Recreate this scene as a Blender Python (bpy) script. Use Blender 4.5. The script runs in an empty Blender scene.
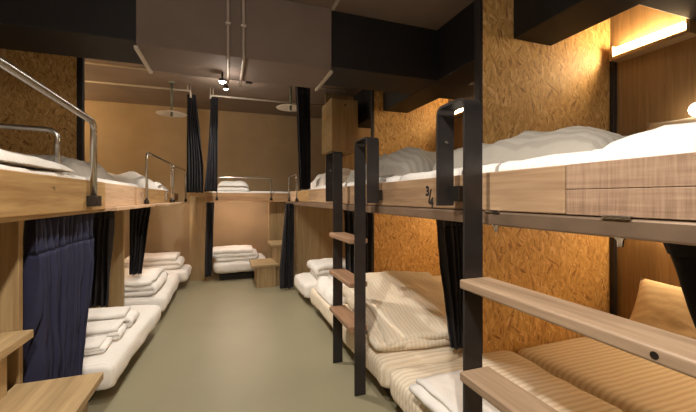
import bpy, bmesh, math, random
from mathutils import Vector, Matrix, noise

random.seed(11)
S = bpy.context.scene
COL = S.collection
PI = math.pi

# ------------------------------------------------------------------ materials
def new_mat(name):
    m = bpy.data.materials.new(name)
    m.use_nodes = True
    nt = m.node_tree
    b = nt.nodes['Principled BSDF']
    return m, nt, b

def lin(c):
    return tuple((x / 12.92 if x <= 0.04045 else ((x + 0.055) / 1.055) ** 2.4) for x in c)

def rgb(r, g, b):
    return lin((r / 255, g / 255, b / 255)) + (1,)

def coords(nt, scale=(1, 1, 1), rot=(0, 0, 0)):
    tc = nt.nodes.new('ShaderNodeTexCoord')
    mp = nt.nodes.new('ShaderNodeMapping')
    mp.inputs['Scale'].default_value = scale
    mp.inputs['Rotation'].default_value = rot
    nt.links.new(tc.outputs['Object'], mp.inputs['Vector'])
    return mp.outputs['Vector']

def ramp(nt, fac, stops):
    r = nt.nodes.new('ShaderNodeValToRGB')
    e = r.color_ramp.elements
    while len(e) < len(stops):
        e.new(0.5)
    for el, (p, c) in zip(e, stops):
        el.position = p
        el.color = c
    nt.links.new(fac, r.inputs['Fac'])
    return r.outputs['Color']

def bump(nt, b, h, strength=0.2, dist=0.01):
    n = nt.nodes.new('ShaderNodeBump')
    n.inputs['Strength'].default_value = strength
    n.inputs['Distance'].default_value = dist
    nt.links.new(h, n.inputs['Height'])
    nt.links.new(n.outputs['Normal'], b.inputs['Normal'])

def plain(name, c, rough=0.6, metal=0.0, var=0.06, nscale=6.0, bmp=0.0):
    m, nt, b = new_mat(name)
    n = nt.nodes.new('ShaderNodeTexNoise')
    n.inputs['Scale'].default_value = nscale
    n.inputs['Detail'].default_value = 5
    nt.links.new(coords(nt), n.inputs['Vector'])
    lo = tuple(max(0, x * (1 - var * 2)) for x in c[:3]) + (1,)
    hi = tuple(min(1, x * (1 + var * 2)) for x in c[:3]) + (1,)
    nt.links.new(ramp(nt, n.outputs['Fac'], [(0.3, lo), (0.7, hi)]), b.inputs['Base Color'])
    b.inputs['Roughness'].default_value = rough
    b.inputs['Metallic'].default_value = metal
    if bmp:
        bump(nt, b, n.outputs['Fac'], bmp, 0.01)
    return m

def wood(name, dark, light, axis='Y', rough=0.55, grain=14.0, saw=0.0, knots=True):
    """grain runs along the given axis"""
    m, nt, b = new_mat(name)
    long_, cross = 0.9, grain
    sc = {'X': (long_, cross, cross), 'Y': (cross, long_, cross), 'Z': (cross, cross, long_)}[axis]
    v = coords(nt, sc)
    n1 = nt.nodes.new('ShaderNodeTexNoise')
    n1.inputs['Scale'].default_value = 1.0
    n1.inputs['Detail'].default_value = 7
    n1.inputs['Roughness'].default_value = 0.62
    n1.inputs['Distortion'].default_value = 0.8
    nt.links.new(v, n1.inputs['Vector'])
    n2 = nt.nodes.new('ShaderNodeTexNoise')
    n2.inputs['Scale'].default_value = 5.0
    n2.inputs['Detail'].default_value = 4
    nt.links.new(v, n2.inputs['Vector'])
    mx = nt.nodes.new('ShaderNodeMath'); mx.operation = 'MULTIPLY_ADD'
    nt.links.new(n2.outputs['Fac'], mx.inputs[0]); mx.inputs[1].default_value = 0.45
    sb = nt.nodes.new('ShaderNodeMath'); sb.operation = 'SUBTRACT'
    nt.links.new(n1.outputs['Fac'], sb.inputs[0]); sb.inputs[1].default_value = 0.22
    nt.links.new(sb.outputs[0], mx.inputs[2])
    val = mx.outputs[0]
    if saw:
        w = nt.nodes.new('ShaderNodeTexNoise')
        w.inputs['Scale'].default_value = 1.0
        w.inputs['Detail'].default_value = 3
        s2 = {'X': (150, 9, 9), 'Y': (9, 150, 9), 'Z': (9, 9, 150)}[axis]
        nt.links.new(coords(nt, s2), w.inputs['Vector'])
        m2 = nt.nodes.new('ShaderNodeMath'); m2.operation = 'MULTIPLY_ADD'
        nt.links.new(w.outputs['Fac'], m2.inputs[0]); m2.inputs[1].default_value = saw
        s3 = nt.nodes.new('ShaderNodeMath'); s3.operation = 'SUBTRACT'
        nt.links.new(val, s3.inputs[0]); s3.inputs[1].default_value = saw * 0.5
        nt.links.new(s3.outputs[0], m2.inputs[2])
        val = m2.outputs[0]
    mid = tuple((d + l) / 2 for d, l in zip(dark, light))
    nt.links.new(ramp(nt, val, [(0.25, dark), (0.5, mid), (0.72, light)]), b.inputs['Base Color'])
    b.inputs['Roughness'].default_value = rough
    bump(nt, b, val, 0.12, 0.004)
    return m

def osb(name):
    """oriented strand board: flat flakes at several angles"""
    m, nt, b = new_mat(name)
    outs = []
    base = coords(nt, (1, 1, 1))
    nz = nt.nodes.new('ShaderNodeTexNoise'); nz.inputs['Scale'].default_value = 9
    nt.links.new(base, nz.inputs['Vector'])
    mixv = nt.nodes.new('ShaderNodeMix'); mixv.data_type = 'RGBA'; mixv.blend_type = 'LINEAR_LIGHT'
    mixv.inputs['Factor'].default_value = 0.012
    nt.links.new(base, mixv.inputs['A']); nt.links.new(nz.outputs['Color'], mixv.inputs['B'])
    for ang, s in ((0.30, 1.0), (-0.45, 1.1), (0.95, 1.0), (-0.05, 0.8)):
        r = nt.nodes.new('ShaderNodeMapping')
        r.inputs['Rotation'].default_value = (0, ang, 0)
        nt.links.new(mixv.outputs['Result'], r.inputs['Vector'])
        r2 = nt.nodes.new('ShaderNodeMapping')
        r2.inputs['Scale'].default_value = (84 * s, 1, 14 * s)
        nt.links.new(r.outputs['Vector'], r2.inputs['Vector'])
        vo = nt.nodes.new('ShaderNodeTexVoronoi')
        vo.inputs['Scale'].default_value = 1.0
        nt.links.new(r2.outputs['Vector'], vo.inputs['Vector'])
        sp = nt.nodes.new('ShaderNodeSeparateColor')
        nt.links.new(vo.outputs['Color'], sp.inputs['Color'])
        outs.append(sp.outputs['Red'])
    def sel(a, bb, scale, off):
        k = nt.nodes.new('ShaderNodeTexNoise'); k.inputs['Scale'].default_value = scale; k.inputs['Detail'].default_value = 3
        mp = nt.nodes.new('ShaderNodeMapping'); mp.inputs['Location'].default_value = (off, off, off)
        nt.links.new(base, mp.inputs['Vector']); nt.links.new(mp.outputs['Vector'], k.inputs['Vector'])
        st = nt.nodes.new('ShaderNodeMapRange')
        st.inputs['From Min'].default_value = 0.47; st.inputs['From Max'].default_value = 0.53
        nt.links.new(k.outputs['Fac'], st.inputs['Value'])
        mx = nt.nodes.new('ShaderNodeMix')
        nt.links.new(st.outputs['Result'], mx.inputs['Factor'])
        nt.links.new(a, mx.inputs['A']); nt.links.new(bb, mx.inputs['B'])
        return mx.outputs['Result']
    v = sel(sel(outs[0], outs[1], 14, 3), sel(outs[2], outs[3], 16, 9), 11, 17)
    fine = nt.nodes.new('ShaderNodeTexNoise'); fine.inputs['Scale'].default_value = 1; fine.inputs['Detail'].default_value = 5
    nt.links.new(coords(nt, (140, 140, 22)), fine.inputs['Vector'])
    ad = nt.nodes.new('ShaderNodeMath'); ad.operation = 'MULTIPLY_ADD'
    nt.links.new(fine.outputs['Fac'], ad.inputs[0]); ad.inputs[1].default_value = 0.5
    sb = nt.nodes.new('ShaderNodeMath'); sb.operation = 'SUBTRACT'
    nt.links.new(v, sb.inputs[0]); sb.inputs[1].default_value = 0.25
    nt.links.new(sb.outputs[0], ad.inputs[2])
    nt.links.new(ramp(nt, ad.outputs[0], [(0.0, rgb(146, 104, 54)), (0.14, rgb(190, 144, 80)), (0.5, rgb(208, 164, 96)),
                                          (0.85, rgb(220, 178, 112)), (1.0, rgb(232, 200, 142))]), b.inputs['Base Color'])
    b.inputs['Roughness'].default_value = 0.62
    bump(nt, b, ad.outputs[0], 0.22, 0.004)
    return m

def cloth(name, c, stripe_axis=None, stripe_c=None, period=0.028, rough=0.85, wrinkle=0.25, wscale=9.0, sheen=0.1):
    m, nt, b = new_mat(name)
    n = nt.nodes.new('ShaderNodeTexNoise'); n.inputs['Scale'].default_value = wscale
    n.inputs['Detail'].default_value = 6; n.inputs['Distortion'].default_value = 1.2
    v = coords(nt)
    nt.links.new(v, n.inputs['Vector'])
    if stripe_axis:
        w = nt.nodes.new('ShaderNodeTexWave')
        w.wave_type = 'BANDS'; w.bands_direction = stripe_axis; w.wave_profile = 'SIN'
        w.inputs['Scale'].default_value = 0.314 / period
        w.inputs['Distortion'].default_value = 0.35
        w.inputs['Detail'].default_value = 1
        w.inputs['Detail Scale'].default_value = 0.6
        nt.links.new(v, w.inputs['Vector'])
        nt.links.new(ramp(nt, w.outputs['Fac'], [(0.25, stripe_c or c), (0.6, c)]), b.inputs['Base Color'])
        ad = nt.nodes.new('ShaderNodeMath'); ad.operation = 'MULTIPLY_ADD'
        nt.links.new(w.outputs['Fac'], ad.inputs[0]); ad.inputs[1].default_value = 0.12
        nt.links.new(n.outputs['Fac'], ad.inputs[2])
        bump(nt, b, ad.outputs[0], wrinkle, 0.03)
    else:
        lo = tuple(x * 0.9 for x in c[:3]) + (1,)
        nt.links.new(ramp(nt, n.outputs['Fac'], [(0.3, lo), (0.65, c)]), b.inputs['Base Color'])
        bump(nt, b, n.outputs['Fac'], wrinkle, 0.03)
    b.inputs['Roughness'].default_value = rough
    b.inputs['Sheen Weight'].default_value = sheen
    return m

def emit(name, c, strength):
    m, nt, b = new_mat(name)
    b.inputs['Base Color'].default_value = (0.9, 0.9, 0.9, 1)
    b.inputs['Emission Color'].default_value = c
    b.inputs['Emission Strength'].default_value = strength
    return m

M = {}
M['osb'] = osb('strand_board')
M['board_near'] = wood('rough_sawn_board', rgb(128, 98, 76), rgb(184, 152, 124), 'Y', 0.7, 16, saw=0.55)
M['board_plain'] = wood('planed_board', rgb(134, 102, 74), rgb(182, 150, 116), 'Y', 0.6, 15)
M['board_gold'] = wood('golden_board', rgb(150, 112, 66), rgb(200, 164, 112), 'Y', 0.55, 15)
M['board_pink'] = wood('pale_board', rgb(178, 142, 110), rgb(214, 182, 148), 'Y', 0.6, 13)
M['board_x'] = wood('cross_board', rgb(150, 110, 74), rgb(202, 164, 120), 'X', 0.6, 15)
M['tread_y'] = wood('tread_wood', rgb(134, 108, 84), rgb(182, 154, 126), 'Y', 0.5, 15)
M['tread_d'] = wood('brown_tread_wood', rgb(120, 88, 64), rgb(168, 132, 102), 'Y', 0.5, 15)
M['conduit'] = plain('conduit_paint', rgb(172, 156, 142), 0.5, 0.1, 0.03)
M['oak_y'] = wood('oak_veneer_long', rgb(146, 120, 84), rgb(190, 160, 116), 'Y', 0.5, 16)
M['oak_x'] = wood('oak_veneer_across', rgb(136, 114, 80), rgb(182, 156, 114), 'X', 0.5, 16)
M['oak_z'] = wood('oak_veneer_upright', rgb(138, 112, 76), rgb(182, 154, 110), 'Z', 0.5, 17)
M['wall_wood'] = wood('brown_wall_veneer', rgb(124, 96, 60), rgb(158, 126, 84), 'Z', 0.5, 20)
M['wall_tan'] = plain('tan_plaster', rgb(180, 156, 122), 0.85, 0, 0.03, 3)
M['ceiling'] = plain('taupe_ceiling_paint', rgb(132, 114, 100), 0.9, 0, 0.05, 2.5)
M['duct'] = plain('taupe_duct_paint', rgb(122, 105, 94), 0.8, 0, 0.05, 2.2)
M['trim'] = plain('pale_metal_trim', rgb(196, 184, 168), 0.45, 0.2, 0.03)
M['beam'] = plain('black_beam_paint', rgb(20, 16, 14), 0.6, 0, 0.1, 3)
M['black'] = plain('black_steel', rgb(62, 57, 56), 0.36, 0.55, 0.1, 9)
M['dark'] = plain('dark_recess_paint', rgb(42, 34, 28), 0.8, 0, 0.1)
M['fascia'] = plain('bronze_channel', rgb(140, 118, 98), 0.42, 0.55, 0.08, 10)
M['steel'] = plain('brushed_stainless', rgb(196, 192, 186), 0.25, 1.0, 0.03)
M['bracket'] = plain('dark_bracket_metal', rgb(62, 56, 50), 0.4, 0.7, 0.08)
M['shade'] = plain('white_enamel', rgb(240, 236, 226), 0.35, 0.0, 0.02)
M['stem'] = plain('grey_green_stem', rgb(112, 118, 104), 0.45, 0.4, 0.05)
M['ink'] = plain('black_stencil_ink', rgb(24, 20, 18), 0.7)
M['navy'] = cloth('navy_curtain_cloth', rgb(34, 34, 60), rough=0.85, wrinkle=0.06, wscale=16, sheen=0.0)
M['charcoal'] = cloth('charcoal_curtain_cloth', rgb(36, 33, 37), rough=0.85, wrinkle=0.06, wscale=16, sheen=0.0)
M['sheet_w'] = cloth('white_sheet', rgb(236, 230, 222), 'Y', rgb(230, 223, 214), wrinkle=0.2)
M['sheet_x'] = cloth('striped_sheet', rgb(234, 220, 198), 'Y', rgb(218, 200, 172), 0.036, wrinkle=0.2)
M['duvet_w'] = cloth('white_duvet', rgb(240, 234, 226), wrinkle=0.35, wscale=7)
M['duvet_g'] = cloth('grey_striped_duvet', rgb(166, 158, 146), 'X', rgb(152, 144, 132), 0.05, wrinkle=0.4, wscale=6)
M['duvet_b'] = cloth('beige_striped_duvet', rgb(232, 218, 196), 'X', rgb(222, 206, 180), 0.03, wrinkle=0.4, wscale=6)
M['pillow_t'] = cloth('tan_pillowcase', rgb(236, 216, 180), 'X', rgb(228, 206, 168), 0.03, wrinkle=0.2)
M['glow_warm'] = emit('warm_tube_glow', (1.0, 0.72, 0.40, 1), 38)
M['glow_low'] = emit('amber_tube_glow', (1.0, 0.73, 0.42, 1), 29)
M['glow_pale'] = emit('pale_tube_glow', (1.0, 0.76, 0.58, 1), 26)
M['glow_thin'] = emit('thin_strip_glow', (1.0, 0.75, 0.60, 1), 120)
M['glow_near'] = emit('bright_tube_glow', (1.0, 0.74, 0.43, 1), 80)
M['glow_lamp'] = emit('reading_lamp_glow', (1.0, 0.88, 0.72, 1), 14)
M['glow_gold'] = emit('golden_tube_glow', (1.0, 0.78, 0.45, 1), 46)
M['glow_spot'] = emit('spot_lens_glow', (1.0, 0.86, 0.66, 1), 60)

def floor_mat():
    m, nt, b = new_mat('beige_epoxy_floor')
    n = nt.nodes.new('ShaderNodeTexNoise'); n.inputs['Scale'].default_value = 1.3; n.inputs['Detail'].default_value = 6
    v = coords(nt); nt.links.new(v, n.inputs['Vector'])
    nt.links.new(ramp(nt, n.outputs['Fac'], [(0.3, rgb(140, 133, 108)), (0.7, rgb(150, 142, 115))]), b.inputs['Base Color'])
    r = nt.nodes.new('ShaderNodeMapRange'); nt.links.new(n.outputs['Fac'], r.inputs['Value'])
    r.inputs['To Min'].default_value = 0.38; r.inputs['To Max'].default_value = 0.42
    nt.links.new(r.outputs['Result'], b.inputs['Roughness'])
    return m
M['floor'] = floor_mat()

# ------------------------------------------------------------------ object helpers
def tag(o, label=None, cat=None, group=None, kind=None):
    if label: o['label'] = label
    if cat: o['category'] = cat
    if group: o['group'] = group
    if kind: o['kind'] = kind
    return o

def thing(name, label, cat, loc=(0, 0, 0), group=None):
    e = bpy.data.objects.new(name, None)
    e.location = loc
    e.empty_display_size = 0.1
    COL.objects.link(e)
    return tag(e, label, cat, group)

def world_loc(p):
    v = Vector((0, 0, 0))
    while p is not None:
        v += p.location
        p = p.parent
    return v

def obj(name, bm, mat, parent=None, smooth=False, solid=0, sub=0, origin=None, label=None):
    """links the mesh, given in world coordinates, as ONE object under its parent"""
    me = bpy.data.meshes.new(name)
    bmesh.ops.recalc_face_normals(bm, faces=bm.faces)
    off = Vector(origin) if origin else Vector((0, 0, 0))
    if origin is None and parent is None and len(bm.verts):
        xs = [v.co for v in bm.verts]
        off = Vector((sum(c.x for c in xs) / len(xs), sum(c.y for c in xs) / len(xs), min(c.z for c in xs)))
    if parent is not None and origin is None:
        off = world_loc(parent)
    bmesh.ops.translate(bm, vec=-off, verts=bm.verts)
    bm.to_mesh(me); bm.free()
    if smooth:
        for p in me.polygons: p.use_smooth = True
    o = bpy.data.objects.new(name, me)
    me.materials.append(mat)
    COL.objects.link(o)
    if parent is not None:
        o.parent = parent
        o.location = off - world_loc(parent)
    else:
        o.location = off
    if solid:
        md = o.modifiers.new('thick', 'SOLIDIFY'); md.thickness = solid; md.offset = 0
    if sub:
        md = o.modifiers.new('smooth', 'SUBSURF'); md.levels = sub; md.render_levels = sub
    if label: o['label'] = label
    return o

def box(x0, x1, y0, y1, z0, z1, bev=0.004, seg=2):
    bm = bmesh.new()
    bmesh.ops.create_cube(bm, size=1)
    bmesh.ops.scale(bm, vec=(x1 - x0, y1 - y0, z1 - z0), verts=bm.verts)
    bmesh.ops.translate(bm, vec=((x0 + x1) / 2, (y0 + y1) / 2, (z0 + z1) / 2), verts=bm.verts)
    if bev:
        bev = min(bev, 0.45 * min(x1 - x0, y1 - y0, z1 - z0))
        bmesh.ops.bevel(bm, geom=bm.edges[:], offset=bev, segments=seg, affect='EDGES', profile=0.5)
    return bm

def join(*bms):
    a = bms[0]
    for b in bms[1:]:
        me = bpy.data.meshes.new('tmp'); b.to_mesh(me); b.free(); a.from_mesh(me); bpy.data.meshes.remove(me)
    return a

def tube(pts, r, seg=12, cap=True):
    """round bar along a polyline"""
    bm = bmesh.new()
    pts = [Vector(p) for p in pts]
    rings = []
    up = Vector((0.13, 0.21, 0.97)).normalized()
    for i, p in enumerate(pts):
        d = ((pts[min(i + 1, len(pts) - 1)] - p).normalized() + (p - pts[max(i - 1, 0)]).normalized())
        d.normalize()
        a = d.cross(up)
        if a.length < 0.05: a = d.cross(Vector((1, 0, 0)))
        a.normalize(); b = d.cross(a).normalized()
        if rings:
            pa = prev
            a = (pa - d * pa.dot(d)).normalized(); b = d.cross(a).normalized()
        prev = a
        rr = r[i] if isinstance(r, (list, tuple)) else r
        rings.append([bm.verts.new(p + (a * math.cos(t) + b * math.sin(t)) * rr) for t in (2 * PI * k / seg for k in range(seg))])
    for A, B in zip(rings, rings[1:]):
        for k in range(seg):
            bm.faces.new((A[k], A[(k + 1) % seg], B[(k + 1) % seg], B[k]))
    if cap:
        bm.faces.new(rings[0][::-1]); bm.faces.new(rings[-1])
    return bm

def rounded(pts, rad, n=6):
    """polyline with its corners rounded"""
    pts = [Vector(p) for p in pts]
    out = [pts[0]]
    for a, b, c in zip(pts, pts[1:], pts[2:]):
        p0 = b + (a - b).normalized() * rad; p1 = b + (c - b).normalized() * rad
        for k in range(n + 1):
            t = k / n
            out.append(p0 * (1 - t) ** 2 + b * 2 * t * (1 - t) + p1 * t * t)
    out.append(pts[-1])
    return out

def lathe(profile, cx, cy, seg=28):
    bm = bmesh.new()
    rings = []
    for r, z in profile:
        if r < 1e-5: rings.append([bm.verts.new((cx, cy, z))])
        else: rings.append([bm.verts.new((cx + r * math.cos(2 * PI * k / seg), cy + r * math.sin(2 * PI * k / seg), z)) for k in range(seg)])
    for A, B in zip(rings, rings[1:]):
        for k in range(seg):
            a = (A[k % len(A)], A[(k + 1) % len(A)]); b = (B[k % len(B)], B[(k + 1) % len(B)])
            f = list(dict.fromkeys((a[0], a[1], b[1], b[0])))
            if len(f) > 2: bm.faces.new(f)
    return bm

# ------------------------------------------------------------------ soft things
def fbm(x, y, z, s, o=3):
    return noise.fractal(Vector((x * s, y * s, z * s)), 1.0, 2.0, o)

def soft_box(x0, x1, y0, y1, z0, z1, rad=0.05, amp=0.008, n=(18, 26, 3), nseed=0.0, sag=0.0):
    """mattress shape: rounded block with a slightly wavy cover"""
    bm = bmesh.new()
    cx, cy, cz = (x0 + x1) / 2, (y0 + y1) / 2, (z0 + z1) / 2
    hx, hy, hz = (x1 - x0) / 2, (y1 - y0) / 2, (z1 - z0) / 2
    rad = min(rad, hx * 0.95, hy * 0.95, hz * 0.95)
    bmesh.ops.create_cube(bm, size=2)
    L = max(hx, hy)
    cuts = max(10, int(L / 0.05))
    ex = [e for e in bm.edges if abs(e.verts[0].co.x - e.verts[1].co.x) > 1]
    bmesh.ops.subdivide_edges(bm, edges=ex, cuts=max(8, int(hx / 0.035)), use_grid_fill=True)
    ey = [e for e in bm.edges if abs(e.verts[0].co.y - e.verts[1].co.y) > 1]
    bmesh.ops.subdivide_edges(bm, edges=ey, cuts=max(8, int(hy / 0.035)), use_grid_fill=True)
    ez = [e for e in bm.edges if abs(e.verts[0].co.z - e.verts[1].co.z) > 1]
    bmesh.ops.subdivide_edges(bm, edges=ez, cuts=6, use_grid_fill=True)
    for v in bm.verts:
        p = Vector((v.co.x * hx, v.co.y * hy, v.co.z * hz))
        c = Vector((max(-hx + rad, min(hx - rad, p.x)), max(-hy + rad, min(hy - rad, p.y)), max(-hz + rad, min(hz - rad, p.z))))
        d = p - c
        # compress the skin onto the rounded block
        if d.length > 1e-6:
            p = c + d.normalized() * min(rad, max(abs(d.x), abs(d.y), abs(d.z)))
        q = Vector((cx, cy, cz)) + p
        w = fbm(q.x + nseed, q.y, q.z, 5.0) * amp + fbm(q.x, q.y + nseed, q.z * 3, 14.0) * amp * 0.5
        nrm = d.normalized() if d.length > 1e-6 else Vector((0, 0, 0))
        q += nrm * (w - abs(amp) * 0.6)
        if v.co.z > 0.6: q.z -= sag * (1 - (p.x / hx) ** 2) * (1 - (p.y / hy) ** 2)
        q.z = min(z1, max(z0 + 0.002, q.z)); q.x = min(x1, max(x0, q.x)); q.y = min(y1, max(y0, q.y))
        v.co = q
    return bm

def puff(x0, x1, y0, y1, z, h, amp=0.03, power=3.0, seedv=0.0, scale=4.0, res=0.03, rot=0.0, tilt=(0, 0), pts=None, ridge=0.0):
    """duvet lying loose: a closed shape, high in the middle, wrinkled, thin at its hem"""
    bm = bmesh.new()
    cx, cy, hx, hy = (x0 + x1) / 2, (y0 + y1) / 2, (x1 - x0) / 2, (y1 - y0) / 2
    nx, ny = max(8, int(2 * hx / res)), max(8, int(2 * hy / res))
    top, bot = [], []
    ca, sa = math.cos(rot), math.sin(rot)
    for i in range(nx + 1):
        rt, rb = [], []
        for j in range(ny + 1):
            u, v = 2 * i / nx - 1, 2 * j / ny - 1
            e = (max(0.0, 1 - abs(u) ** power) * max(0.0, 1 - abs(v) ** power)) ** 0.45
            wob = 1 + 0.05 * noise.noise(Vector((u * 2 + seedv, v * 2, 3))) + 0.03 * noise.noise(Vector((u * 7 + seedv, v * 7, 5)))
            lx, ly = u * hx * wob, v * hy * wob
            X, Y = cx + lx * ca - ly * sa, cy + lx * sa + ly * ca
            n1 = fbm(X + seedv, Y, 0.3, scale, 4)
            rg = 1 - abs(noise.noise(Vector((X * scale * 1.3 + seedv, Y * scale * 0.7, 1.7)))) * 2
            zz = z + 0.012 * e ** 0.3 + h * e * (1 + tilt[0] * u + tilt[1] * v) + amp * n1 * e + ridge * max(0, rg) ** 2 * e
            rt.append(bm.verts.new((X, Y, max(zz, z + 0.004))))
            rb.append(bm.verts.new((X, Y, z)))
        top.append(rt); bot.append(rb)
    for i in range(nx):
        for j in range(ny):
            bm.faces.new((top[i][j], top[i + 1][j], top[i + 1][j + 1], top[i][j + 1]))
            bm.faces.new((bot[i][j], bot[i][j + 1], bot[i + 1][j + 1], bot[i + 1][j]))
    rim = [(i, 0) for i in range(nx)] + [(nx, j) for j in range(ny)] + [(i, ny) for i in range(nx, 0, -1)] + [(0, j) for j in range(ny, 0, -1)]
    for a, b in zip(rim, rim[1:] + rim[:1]):
        bm.faces.new((top[a[0]][a[1]], bot[a[0]][a[1]], bot[b[0]][b[1]], top[b[0]][b[1]]))
    return bm

def folded(cx, cy, z, length, width, layers, t, rot=0.0, amp=0.012, seedv=0.0, shift=0.012, tilt=0.0):
    """a sheet folded to and fro: serpentine section swept along its width; thickness comes from a Solidify"""
    path = []
    gap = t * 1.12
    for k in range(layers):
        z0 = k * gap
        s = shift * math.sin(k * 2.1 + seedv)
        n = 12
        rng = range(n + 1) if k % 2 == 0 else range(n, -1, -1)
        for i in rng:
            u = (i / n - 0.5) * length * (1 - 0.02 * k) + s
            path.append((u, z0 + 0.25 * t * math.sin(i / n * PI) * (k / max(1, layers))))
        if k < layers - 1:
            sgn = 1 if k % 2 == 0 else -1
            ue = path[-1][0]
            for a in (0.25, 0.5, 0.75):
                path.append((ue + sgn * gap * 0.55 * math.sin(a * PI), z0 + gap * (1 - math.cos(a * PI)) / 2))
    bm = bmesh.new()
    m = max(8, int(width / 0.035))
    ca, sa = math.cos(rot), math.sin(rot)
    rows = []
    for (u, zz) in path:
        row = []
        for j in range(m + 1):
            v = (j / m - 0.5) * width
            ed = 1 - abs(2 * j / m - 1) ** 6
            uu = u + amp * 1.5 * noise.noise(Vector((v * 6 + seedv, zz * 9, u * 2)))
            vv = v + amp * 1.4 * noise.noise(Vector((u * 4, zz * 14 + seedv, 2.2)))
            X, Y = cx + uu * ca - vv * sa, cy + uu * sa + vv * ca
            n1 = fbm(X + seedv, Y, zz * 0.6, 6.0, 3)
            row.append(bm.verts.new((X, Y, z + t * 0.5 + zz * (0.86 + 0.14 * ed) * (1 + tilt * 2 * v / width) + amp * n1 * min(1, zz / (t + 1e-6)))))
        rows.append(row)
    for A, B in zip(rows, rows[1:]):
        for j in range(m):
            bm.faces.new((A[j], A[j + 1], B[j + 1], B[j]))
    return bm

def pillow(cx, cy, cz, L, W, H, matrix=None, seedv=0.0):
    bm = bmesh.new()
    n, m = 22, 16
    rows = {1: [], -1: []}
    for s in (1, -1):
        for i in range(n + 1):
            r = []
            for j in range(m + 1):
                u, v = 2 * i / n - 1, 2 * j / m - 1
                if s == -1 and (i in (0, n) or j in (0, m)):
                    r.append(rows[1][i][j]); continue
                e = ((1 - u ** 4) * (1 - v ** 4)) ** 0.55
                k = 1 - 0.07 * (1 - u * u) * 0 - 0.05 * (u * u) * (1 - abs(v)) * 0
                px = u * L / 2 * (1 - 0.06 * (1 - v * v)); py = v * W / 2 * (1 - 0.08 * (1 - u * u))
                w = 0.012 * fbm(px + seedv, py, s, 9.0, 3) * e
                r.append(bm.verts.new((px, py, s * (H / 2 * e + w))))
            rows[s].append(r)
        for i in range(n):
            for j in range(m):
                R = rows[s]
                try: bm.faces.new((R[i][j], R[i + 1][j], R[i + 1][j + 1], R[i][j + 1]))
                except ValueError: pass
    mat = (Matrix.Translation((cx, cy, cz)) @ matrix) if matrix else Matrix.Translation((cx, cy, cz))
    bmesh.ops.transform(bm, matrix=mat, verts=bm.verts)
    return bm

def drape(a0, a1, z1, z0, folds, depth, prof, seedv=0.0, rows=44, shift=None, ref=(0.0, 1.0)):
    """hanging curtain from point a0 to a1 (xy); prof(t)=(s0,s1) part of the width filled at height t (0 top, 1 hem)"""
    bm = bmesh.new()
    a0, a1 = Vector((a0[0], a0[1])), Vector((a1[0], a1[1]))
    d = a1 - a0; L = d.length; d.normalize(); nrm = Vector((-d.y, d.x))
    cols = folds * 10
    grid = []
    for r in range(rows + 1):
        t = r / rows
        s0, s1 = prof(t)
        sq = (s1 - s0)
        t = ref[0] + (ref[1] - ref[0]) * t
        row = []
        for c in range(cols + 1):
            k = c / cols
            ph = 0.55 * noise.noise(Vector((k * 3 + seedv, t * 1.3, 0.5)))
            s = s0 + sq * (k + 0.055 / folds * math.sin(2 * PI * (k * folds + ph) * 2 + 0.6) * (0.6 + 0.4 * t))
            w = math.sin(2 * PI * (k * folds + ph + 0.15 * math.sin(t * 3 + k * 9)))
            dep = depth * (0.55 + 0.45 * min(1, t * 4)) * (0.75 + 0.45 * noise.noise(Vector((k * folds * 0.8, seedv, t))))
            off = w * dep + (shift(t) if shift else 0) + 0.012 * fbm(k * 2, t * 3, seedv, 2.0)
            p = a0 + d * (s * L) + nrm * off
            row.append(bm.verts.new((p.x, p.y, z1 + (z0 - z1) * r / rows + 0.012 * noise.noise(Vector((k * 6, seedv, 1))) * t)))
        grid.append(row)
    for A, B in zip(grid, grid[1:]):
        for c in range(cols):
            bm.faces.new((A[c], A[c + 1], B[c + 1], B[c]))
    return bm

def curtain(label, mat, a0, a1, z1, z0, folds, depth, prof, seedv, head=0.09, group=None, shift=None, tie=None):
    mx, my = (a0[0] + a1[0]) / 2, (a0[1] + a1[1]) / 2
    t = thing('curtain', label, 'curtain', (mx, my, z0), group)
    H = z1 - z0
    f = head / H
    obj('drape', drape(a0, a1, z1 - head, z0, folds, depth, lambda q: prof(f + q * (1 - f)), seedv, shift=(lambda q: shift(f + q * (1 - f))) if shift else None, ref=(f, 1.0)), mat, t, smooth=True, solid=0.003)
    obj('heading', drape(a0, a1, z1, z1 - head, folds, depth * 0.8, lambda q: prof(q * f), seedv, rows=8, shift=(lambda q: shift(q * f)) if shift else None, ref=(0.0, f)), mat, t, smooth=True, solid=0.009)
    if tie:
        zt, (s0, s1) = tie, prof((z1 - tie) / H)
        d = Vector((a1[0] - a0[0], a1[1] - a0[1])); c = Vector(a0) + d * ((s0 + s1) / 2)
        rx = max(0.03, d.length * (s1 - s0) / 2 + 0.012)
        dd = d.normalized(); nn = Vector((-dd.y, dd.x))
        so = shift((z1 - tie) / H) if shift else 0
        pts = [(c.x + dd.x * rx * math.cos(q) + nn.x * ((depth + 0.015) * math.sin(q) + so), c.y + dd.y * rx * math.cos(q) + nn.y * ((depth + 0.015) * math.sin(q) + so), zt) for q in (2 * PI * k / 24 for k in range(25))]
        obj('tieback', tube(pts, 0.008, 6, cap=False), mat, t, smooth=True)
    return t

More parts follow.
